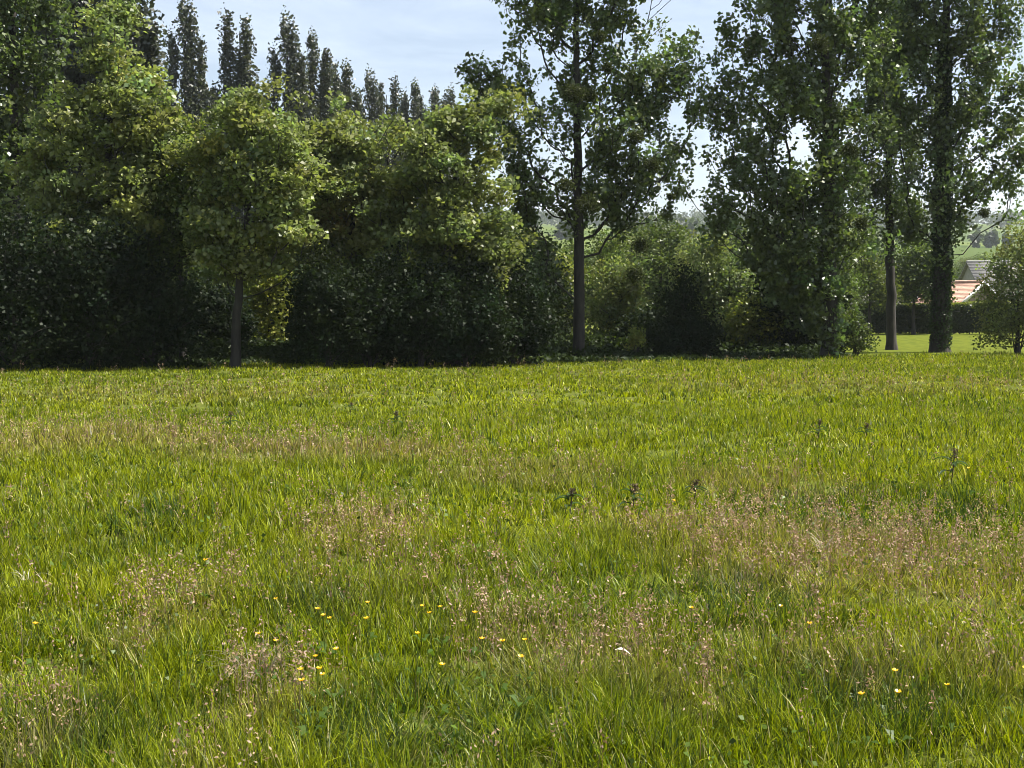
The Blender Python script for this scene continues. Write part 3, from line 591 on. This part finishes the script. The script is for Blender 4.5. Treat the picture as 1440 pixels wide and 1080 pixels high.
def house(name, label, X, Y, rz, w, l, he, pitch, roofc, wallc, white=True, tilt=0):
    """gabled house: gable end faces local -Y, ridge runs along local Y from 0 to l"""
    z = H(X, Y); o = empty(name, (X, Y, z), label, 'house' if name == 'house' else 'barn'); o.rotation_euler = (0, 0, rz)
    hw = w / 2; hr = he + hw * math.tan(pitch); th = .14; ov = .35
    g = Geo()
    box(g, -hw, hw, 0, l, -.2, he, wallc)
    for yy, s in ((0.0, 1), (l, -1)):
        g.add([(-hw, yy, he), (hw, yy, he), (0, yy, hr), (0, yy, hr)], [(0, 1, 2, 2)] if s > 0 else [(1, 0, 2, 2)], np.array(wallc))
    wl = g.build('wall', M_WALL, o)
    g = Geo(); dz = ov * math.tan(pitch)
    for s in (-1, 1):
        a = [(s * (hw + ov), -ov, he - dz + .02), (0, -ov, hr + .02), (0, l + ov, hr + .02), (s * (hw + ov), l + ov, he - dz + .02)]
        n = 16                                           # tile courses stepping down the slope
        for i in range(n):
            t0, t1 = i / n, (i + 1) / n
            A, B, C2, D = [np.array(q) for q in a]
            p0 = A + (B - A) * t0; p1 = A + (B - A) * t1; p2 = D + (C2 - D) * t1; p3 = D + (C2 - D) * t0
            up = np.array([0, 0, th]); lip = np.array([0, 0, .012])
            v = [p0 + up + lip, p1 + up, p2 + up, p3 + up + lip, p0, p1, p2, p3]
            q = [(0, 1, 2, 3), (4, 7, 6, 5), (0, 4, 5, 1), (2, 6, 7, 3), (0, 3, 7, 4), (1, 5, 6, 2)]
            g.add(v, q, np.array(roofc) * (.9 + .2 * ((i * 7) % 5) / 5))
    rf = g.build('roof', M_TILE, o)
    g = Geo(); tube(g, [(0, -ov, hr + th + .03), (0, l * .5, hr + th + .03), (0, l + ov, hr + th + .03)], [.12] * 3, np.array(roofc) * 1.25 + .05, 8); g.build('ridge_tiles', M_TILE, rf)
    if white:
        for yy in (-ov - .05, l + ov):
            g = Geo()
            for s in (-1, 1):
                A = np.array([s * (hw + ov), yy, he - dz]); B = np.array([0, yy, hr])
                v = [A + [0, 0, -.08], B + [0, 0, -.08], B + [0, 0, .24], A + [0, 0, .24]]; v += [p + np.array([0, .045, 0]) for p in v]
                g.add(v, [(0, 1, 2, 3), (4, 7, 6, 5), (0, 4, 5, 1), (1, 5, 6, 2), (2, 6, 7, 3), (3, 7, 4, 0)], np.array([.75, .73, .7]))
            g.build('bargeboard', M_WOOD, rf)
    for (wx, wz) in ((-hw * .45, he * .35), (hw * .45, he * .35)):
        g = Geo(); x0, x1, z0, z1 = wx - .45, wx + .45, wz, wz + 1.1
        for b in ((x0, x1, z0 - .08, z0), (x0, x1, z1, z1 + .08), (x0 - .08, x0, z0 - .08, z1 + .08), (x1, x1 + .08, z0 - .08, z1 + .08), (wx - .03, wx + .03, z0, z1)):
            box(g, b[0], b[1], -.06, .02, b[2], b[3], (.7, .7, .68))
        wf = g.build('window', M_WOOD, o)
        g = Geo(); box(g, x0, x1, -.02, .015, z0, z1, (.03, .035, .04)); g.build('pane', M_GLASS, wf)
    g = Geo(); box(g, -hw - .05, -hw + .02, l * .45, l * .45 + .95, 0, 2.05, (.16, .11, .07)); dr = g.build('door', M_WOOD, o)
    g = Geo(); box(g, -hw - .1, -hw - .05, l * .45 + .8, l * .45 + .88, .98, 1.06, (.5, .5, .5)); g.build('handle', M_WOOD, dr)
    return o
# pink-roofed house: peak of its gable at photo (1377,399)
Yh = 96; pk = (X_at(1377, Yh), Z_at(399, Yh)); wv = 4.4; pt = R(33)
house('house', 'house with a pink tiled roof and white gable edge right of the ivy-clad trunk', pk[0], Yh, R(30), wv, 4.2, pk[1] - wv / 2 * math.tan(pt) - H(pk[0], Yh), pt, (.42, .25, .18), (.22, .17, .14))
Yb = 132; pb = (X_at(1330, Yb), Z_at(371, Yb))
house('barn', 'long barn with a weathered grey roof behind the pink-roofed house', X_at(1450, Yb), Yb, R(86), 8, 6.6, pb[1] - 4 * math.tan(R(32)) - H(pb[0], Yb), R(32), (.2, .19, .175), (.3, .28, .25), False)
Yd = 118; house('barn', 'slate-roofed building glimpsed left of the slender poplar trunk', X_at(1262, Yd), Yd, R(88), 7, 6, Z_at(376, Yd) - 3.5 * math.tan(R(35)), R(35), (.10, .11, .13), (.3, .28, .25), False)

# trees out in the fields beyond the houses: small in the picture, each a copy
FAR = [(1330, 240, 1.0), (1352, 262, .9), (1378, 250, 1.05), (1402, 270, .95), (1425, 255, 1.1), (1455, 250, 1.1), (1300, 260, 1.2), (1270, 245, 1.1), (1235, 250, 1.1), (1205, 240, 1.1)]
FLAB = ['left of the barn roof', 'above the barn roof, left of the middle', 'above the middle of the barn roof', 'above the right part of the barn roof', 'above the barn roof by the edge bush', 'beyond the edge bush', 'behind the ivy-clad trunk', 'between the two bare trunks', 'behind the slender trunk', 'left of the slate-roofed building']
for i, (px, Y, s) in enumerate(FAR):
    x = X_at(px, Y); copy_thing(protos[i % 3][0], (x, Y, H(x, Y) - .2), i * 2.1, (s * .9, s * .9, s * .72), 'distant field tree ' + FLAB[i], 'distant field trees')
def wood_mass():
    r = np.random.default_rng(99); g = Geo(); n = 900
    y = np.concatenate([r.uniform(1180, 1620, n), r.uniform(560, 640, 90)]); x = r.uniform(-.5, .55, len(y)) * y
    hed = np.arange(len(y)) >= n
    for xx, yy, hd in zip(x, y, hed):
        hh = r.uniform(7, 12) if hd else r.uniform(12, 19); w = hh * r.uniform(.3, .42); m = 90
        d = unit(r.normal(size=(m, 3))) * r.random((m, 1)) ** .4 * [w, w, hh * .48] + [xx, yy, H(xx, yy) + hh * .5]
        leaves(g, d, 2.6, np.array([.045, .062, .022]) * r.uniform(.6, 1.4) * r.uniform(.8, 1.2, (m, 1)), .8, r=r)
    tag(g.build('distant_woodland', M_FAR), 'hazy blue-green woods along the far hill', kind='stuff')
wood_mass()

def haze(dens):
    g = Geo(); box(g, -1800, 1800, -75, 1800, -3, 175, (.8, .8, .8))
    m, N, L = new_mat('haze'); v = N.new('ShaderNodeVolumePrincipled'); v.inputs['Density'].default_value = dens; v.inputs['Color'].default_value = (.86, .92, 1, 1); v.inputs['Anisotropy'].default_value = .2
    out = N.new('ShaderNodeOutputMaterial'); L.new(v.outputs[0], out.inputs['Volume'])
    tag(g.build('haze', m), 'thin summer haze over the fields', kind='stuff')
haze(.00012)

# ------------------------------------------------------------------ small plants in the meadow
def buttercup_parts():
    g = Geo(); tube(g, [(0, 0, 0), (.012, .004, .2), (.008, 0, .4)], [.0022, .002, .0018], np.array([.07, .11, .02]), 5)
    st = g.mesh('stem', M_GRASS)
    g = Geo()
    for k in range(3):
        a = k * 2.1; d = np.array([math.cos(a), math.sin(a), 0]); s = np.array([-d[1], d[0], 0])
        g.add([d * .01 + [0, 0, .1], d * .05 + s * .02 + [0, 0, .15], d * .09 + [0, 0, .14], d * .05 - s * .02 + [0, 0, .15]], [(0, 1, 2, 3)], np.array([.06, .1, .02]))
    lf = g.mesh('leaves', M_GRASS)
    g = Geo()
    for k in range(5):
        a = k * 2 * math.pi / 5; d = np.array([math.cos(a), math.sin(a), 0]); s = np.array([-d[1], d[0], 0]); o = np.array([.008, 0, .4])
        p = [o, o + d * .009 + s * .008 + [0, 0, .004], o + d * .017 + s * .006 + [0, 0, .012], o + d * .017 - s * .006 + [0, 0, .012], o + d * .009 - s * .008 + [0, 0, .004]]
        g.add(p, [(0, 1, 2, 3), (0, 3, 4, 4)], np.array([.76, .46, .010]))
    return st, lf, g.mesh('flower', M_PETAL)
ST, LF, FL = buttercup_parts()
BC = [(402, 864, 'buttercup standing alone above the dry straw clump, farthest from it'), (448, 880, 'upper left buttercup of the close trio right above the dry straw clump'), (461, 888, 'middle buttercup of the close trio above the dry straw clump'), (469, 895, 'lower right buttercup of the close trio above the dry straw clump'), (523, 872, 'buttercup next right of the close trio, above a fainter one'), (531, 896, 'faint buttercup just below the one right of the close trio'),
      (596, 878, 'upper left buttercup of the three before the mistletoe poplar side'), (627, 881, 'upper right buttercup of the three in the row right of the trio'), (617, 892, 'lowest buttercup of the three in the row right of the trio'), (586, 921, 'single buttercup below the row of three'), (371, 918, 'broad orange-yellow buttercup touching the top of the dry straw clump'), (393, 925, 'buttercup at the top right corner of the dry straw clump'),
      (472, 944, 'buttercup at the upper end of the slanting line right of the dry straw clump'), (450, 954, 'second buttercup of the slanting line right of the dry straw clump'), (435, 971, 'left buttercup of the row of three below the dry straw clump'), (447, 974, 'middle buttercup of the row of three below the dry straw clump'), (457, 978, 'right buttercup of the row of three below the dry straw clump'), (440, 989, 'lowest buttercup under the row of three below the dry straw clump'),
      (686, 929, 'dull buttercup at the left of the scattered ones near the middle'), (705, 937, 'bright buttercup right beside the dull one near the middle'), (734, 955, 'orange buttercup near the middle, lowest of the scattered ones'), (746, 932, 'small buttercup near the middle, highest of the scattered ones'), (667, 892, 'small buttercup in the brown seed heads left of the middle'), (620, 969, 'faint lone buttercup below the middle row'),
      (974, 886, 'buttercup left of the brown drift, far from the others'), (1098, 882, 'faint buttercup at the lower edge of the brown drift'), (1144, 912, 'buttercup beneath the brown drift on the right half'), (1249, 975, 'bright buttercup in the dark green tussock at the right'), (1262, 1007, 'low buttercup just below the one in the dark tussock'), (1225, 1016, 'orange buttercup lowest left of the dark tussock'),
      (1435, 971, 'bright buttercup at the right edge of the meadow'), (1345, 1003, 'lone buttercup between the dark tussock and the right edge'), (44, 895, 'lone buttercup at the left edge of the meadow'), (293, 804, 'lone distant buttercup by the left brown drift'), (943, 718, 'distant orange buttercup at the top of the brown drift'), (1367, 667, 'most distant buttercup, far right by the tall dock')]
for i, (px, py, lab) in enumerate(BC):
    r = np.random.default_rng(400 + i); s = r.uniform(1.05, 1.3) * (1.0 if py > 860 else 1.15); z = .405 * s * .55; p = ray(px, py, z)
    o = empty('buttercup', (p[0] - .008, p[1], H(p[0], p[1])), lab, 'flower', 'yellow buttercups in the meadow'); o.scale = (s * .6, s * .6, s * .55); o.rotation_euler = (r.normal(0, .06), r.normal(0, .06), r.uniform(0, 6))
    for nm, me in (('stem', ST), ('leaves', LF), ('flower', FL)):
        c = bpy.data.objects.new(nm, me); COL.objects.link(c); c.parent = o

def dock(px, py, h, lab, seed, dark=True):
    h *= .45
    r = np.random.default_rng(seed); p = ray(px, py, h * .8); o = empty('dock_plant', (p[0], p[1], H(p[0], p[1])), lab, 'weed', 'broad-leaved weeds in the meadow')
    g = Geo(); tube(g, [(0, 0, -.02), (.02, 0, h * .5), (.03, .01, h)], [.007, .006, .003], np.array([.06, .05, .025]), 6)
    for k in range(4): a = r.uniform(0, 6.28); tube(g, [(.02, 0, h * (.5 + .1 * k)), (.02 + .03 * math.cos(a), .03 * math.sin(a), h * (.62 + .1 * k)), (.02 + .045 * math.cos(a), .045 * math.sin(a), h * (.74 + .09 * k))], [.003, .003, .002], np.array([.06, .05, .025]), 4)
    g.build('stem', M_BARK, o)
    g = Geo(); m = 110; z = r.uniform(h * .78, h * 1.04, m); leaves(g, np.stack([.025 + r.normal(0, .014, m), r.normal(0, .014, m), z], -1), .016, np.array([.075, .055, .022]) * r.uniform(.6, 1.4, (m, 1)), 0, r=r); g.build('seed_spike', M_SEED, o)
    for k in range(6):
        a = k * 1.1 + r.uniform(0, .5); d = np.array([math.cos(a), math.sin(a), 0]); s = np.array([-d[1], d[0], 0]); L = h * r.uniform(.45, .6); zz = h * r.uniform(.3, .75)
        t = np.linspace(0, 1, 7); mid = d[None] * (t * L)[:, None] + np.array([0, 0, 1])[None] * (zz + L * (.7 * t - .75 * t ** 2))[:, None]
        w = .16 * L * np.sin(np.pi * (.08 + .9 * t)); v = np.stack([mid + s * w[:, None] + [0, 0, .01], mid, mid - s * w[:, None] + [0, 0, .01]], 1).reshape(-1, 3)
        q = [(i * 3 + j, i * 3 + j + 1, i * 3 + j + 4, i * 3 + j + 3) for i in range(6) for j in (0, 1)]
        g = Geo(); g.add(v, q, np.array([.035, .062, .016]) * r.uniform(.8, 1.2)); g.build('leaf', M_LEAF, o)
for i, a in enumerate([(322, 586, .62, 'glossy-leaved dock standing out in the far left of the meadow'), (555, 583, .55, 'small dock right of the glossy one in the far left'), (492, 568, .45, 'low dock between and behind the two in the far left'), (1150, 600, .62, 'dark dock alone in the far right of the meadow'), (1217, 606, .5, 'thin dark dock right of the lone far one'), (1338, 650, .75, 'tall dark dock with seed spike at the right'),
                       (975, 690, .45, 'short dark leaning dock behind the brown drift'), (888, 700, .55, 'dock with brown spike left of the brown drift'), (800, 706, .5, 'dock near the middle of the meadow')]): dock(*a, 500 + i)

def straw_clump(name, px, py, lab, n, L, seed, col, spread):
    p = ray(px, py, .2); r = np.random.default_rng(seed); o = empty(name, (p[0], p[1], H(p[0], p[1])), lab, 'grass clump')
    for nm, m, cc in (('blades', n, col),):
        g = Geo(); a = r.uniform(0, 6.28, m); rad = np.sqrt(r.random(m)) * spread
        x = np.cos(a) * rad; y = np.sin(a) * rad
        S = 6; th = r.uniform(.15, .7, m)[:, None] + r.uniform(.8, 2.1, m)[:, None] * ((np.arange(S) + .5) / S)[None]
        l = (L * r.uniform(.5, 1.1, m) / S)[:, None]; off = np.concatenate([np.zeros((m, 1)), np.cumsum(np.sin(th) * l, 1)], 1); zz = np.concatenate([np.zeros((m, 1)), np.cumsum(np.cos(th) * l, 1)], 1) + .12
        az = a + r.normal(0, .7, m); ca, sa = np.cos(az)[:, None], np.sin(az)[:, None]
        ww = (.0045 * (1 - (np.arange(S + 1) / S) ** 2 * .85))[None] * r.uniform(.6, 1.3, m)[:, None]
        A = np.stack([x[:, None] + off * ca - sa * ww * .5, y[:, None] + off * sa + ca * ww * .5, zz], -1); B = np.stack([x[:, None] + off * ca + sa * ww * .5, y[:, None] + off * sa - ca * ww * .5, zz], -1)
        v = np.stack([A, B], 2).reshape(-1, 3); b = np.arange(m)[:, None] * (S + 1) * 2 + np.arange(S)[None] * 2
        g.add(v, np.stack([b, b + 1, b + 3, b + 2], -1).reshape(-1, 4), np.repeat(np.asarray(cc) * r.uniform(.5, 1.2, (m, 1)), (S + 1) * 2, 0)); g.build(nm, M_SEED, o)
straw_clump('dry_grass_clump', 362, 945, 'collapsed clump of dry straw-coloured grass among the buttercups', 70, .22, 601, (.17, .14, .08), .12)
straw_clump('pale_grass_tuft', 38, 806, 'small bleached tuft of bent blades near the left edge', 12, .16, 602, (.46, .43, .28), .03)
straw_clump('pale_grass_tuft', 1160, 775, 'small bleached tuft in the middle of the brown drift', 30, .24, 603, (.25, .22, .13), .05)
p = ray(876, 914, .24); o = empty('glint_leaf', p, 'leaf coloured white as a sun glint on the grass right of the middle', 'leaf')  # leaf shape added for a glossy reflection, its white is the glint
t = np.linspace(0, 1, 6); mid = np.stack([-.035 + .07 * t, .01 * t, .012 * np.sin(3 * t) - .025 * t], -1); w = .008 * np.sin(np.pi * (.06 + .9 * t))
v = np.stack([mid + np.stack([w * 0, w, w * .9], -1), mid, mid - np.stack([w * 0, w, -w * .3], -1)], 1).reshape(-1, 3)
g = Geo(); g.add(v, [(i * 3 + j, i * 3 + j + 1, i * 3 + j + 4, i * 3 + j + 3) for i in range(5) for j in (0, 1)], np.array([.75, .73, .62])); g.build('blade', M_SEED, o)
g = Geo(); tube(g, [(.035, .01, -.024), (.045, .01, -.05), (.05, .015, -.24)], [.002, .002, .002], np.array([.3, .26, .14]), 5); g.build('stalk', M_SEED, o)

# ------------------------------------------------------------------ light, sky, camera
def world():
    w = bpy.data.worlds.new("World"); SC.world = w; w.use_nodes = True; N, L = w.node_tree.nodes, w.node_tree.links; N.clear()
    sk = N.new('ShaderNodeTexSky'); sk.sky_type = 'NISHITA'; sk.sun_disc = False; sk.sun_elevation = SUN_EL; sk.sun_rotation = SUN_AZ; sk.air_density = 1.0; sk.dust_density = 2.0; sk.ozone_density = 1.5
    tc = N.new('ShaderNodeTexCoord'); mp = N.new('ShaderNodeMapping'); mp.inputs['Scale'].default_value = (2.2, 2.2, 11); mp.inputs['Rotation'].default_value = (0, R(14), 0)
    L.new(tc.outputs['Generated'], mp.inputs['Vector'])
    nz = N.new('ShaderNodeTexNoise'); nz.inputs['Scale'].default_value = 1.6; nz.inputs['Detail'].default_value = 7; nz.inputs['Roughness'].default_value = .55; nz.inputs['Distortion'].default_value = .5; L.new(mp.outputs[0], nz.inputs['Vector'])
    cr = N.new('ShaderNodeValToRGB'); e = cr.color_ramp.elements; e[0].position = .42; e[1].position = .75; e[0].color = (.12, .12, .12, 1); e[1].color = (.34, .34, .34, 1); L.new(nz.outputs['Fac'], cr.inputs[0])
    mx = N.new('ShaderNodeMix'); mx.data_type = 'RGBA'; L.new(cr.outputs[0], mx.inputs[0]); L.new(sk.outputs[0], mx.inputs[6]); mx.inputs[7].default_value = (12.5, 13.0, 14.0, 1)
    bg = N.new('ShaderNodeBackground'); bg.inputs['Strength'].default_value = SKY; L.new(mx.outputs[2], bg.inputs['Color'])
    out = N.new('ShaderNodeOutputWorld'); L.new(bg.outputs[0], out.inputs['Surface'])
SKY = .06
world()
d = np.array([math.sin(SUN_AZ) * math.cos(SUN_EL), math.cos(SUN_AZ) * math.cos(SUN_EL), math.sin(SUN_EL)])
sl = bpy.data.lights.new('sun', 'SUN'); sl.energy = 5; sl.angle = R(.53); sl.color = (1, .955, .88)
so = bpy.data.objects.new('sun', sl); COL.objects.link(so); so.location = (20, 0, 60)
from mathutils import Vector
so.rotation_euler = Vector(d).to_track_quat('Z', 'Y').to_euler()
cam = bpy.data.cameras.new('camera'); cam.sensor_width = 36; cam.lens = 36 * F / 1440; cam.clip_start = .05; cam.clip_end = 6000
co = bpy.data.objects.new('camera', cam); COL.objects.link(co); co.location = (0, 0, CZ); co.rotation_euler = (R(90) - PITCH, 0, 0); SC.camera = co
SC.view_settings.view_transform = 'Standard'; SC.view_settings.look = 'None'; SC.view_settings.exposure = 1.38; SC.view_settings.gamma = 1
cy = SC.cycles; cy.max_bounces = 6; cy.diffuse_bounces = 3; cy.glossy_bounces = 2; cy.transmission_bounces = 4; cy.volume_bounces = 1; cy.transparent_max_bounces = 4
cy.use_denoising = True; cy.denoiser = 'OPENIMAGEDENOISE'; cy.denoising_input_passes = 'RGB_ALBEDO_NORMAL'; cy.denoising_prefilter = 'ACCURATE'; cy.filter_width = .85; cy.sample_clamp_indirect = 4; cy.caustics_reflective = False; cy.caustics_refractive = False
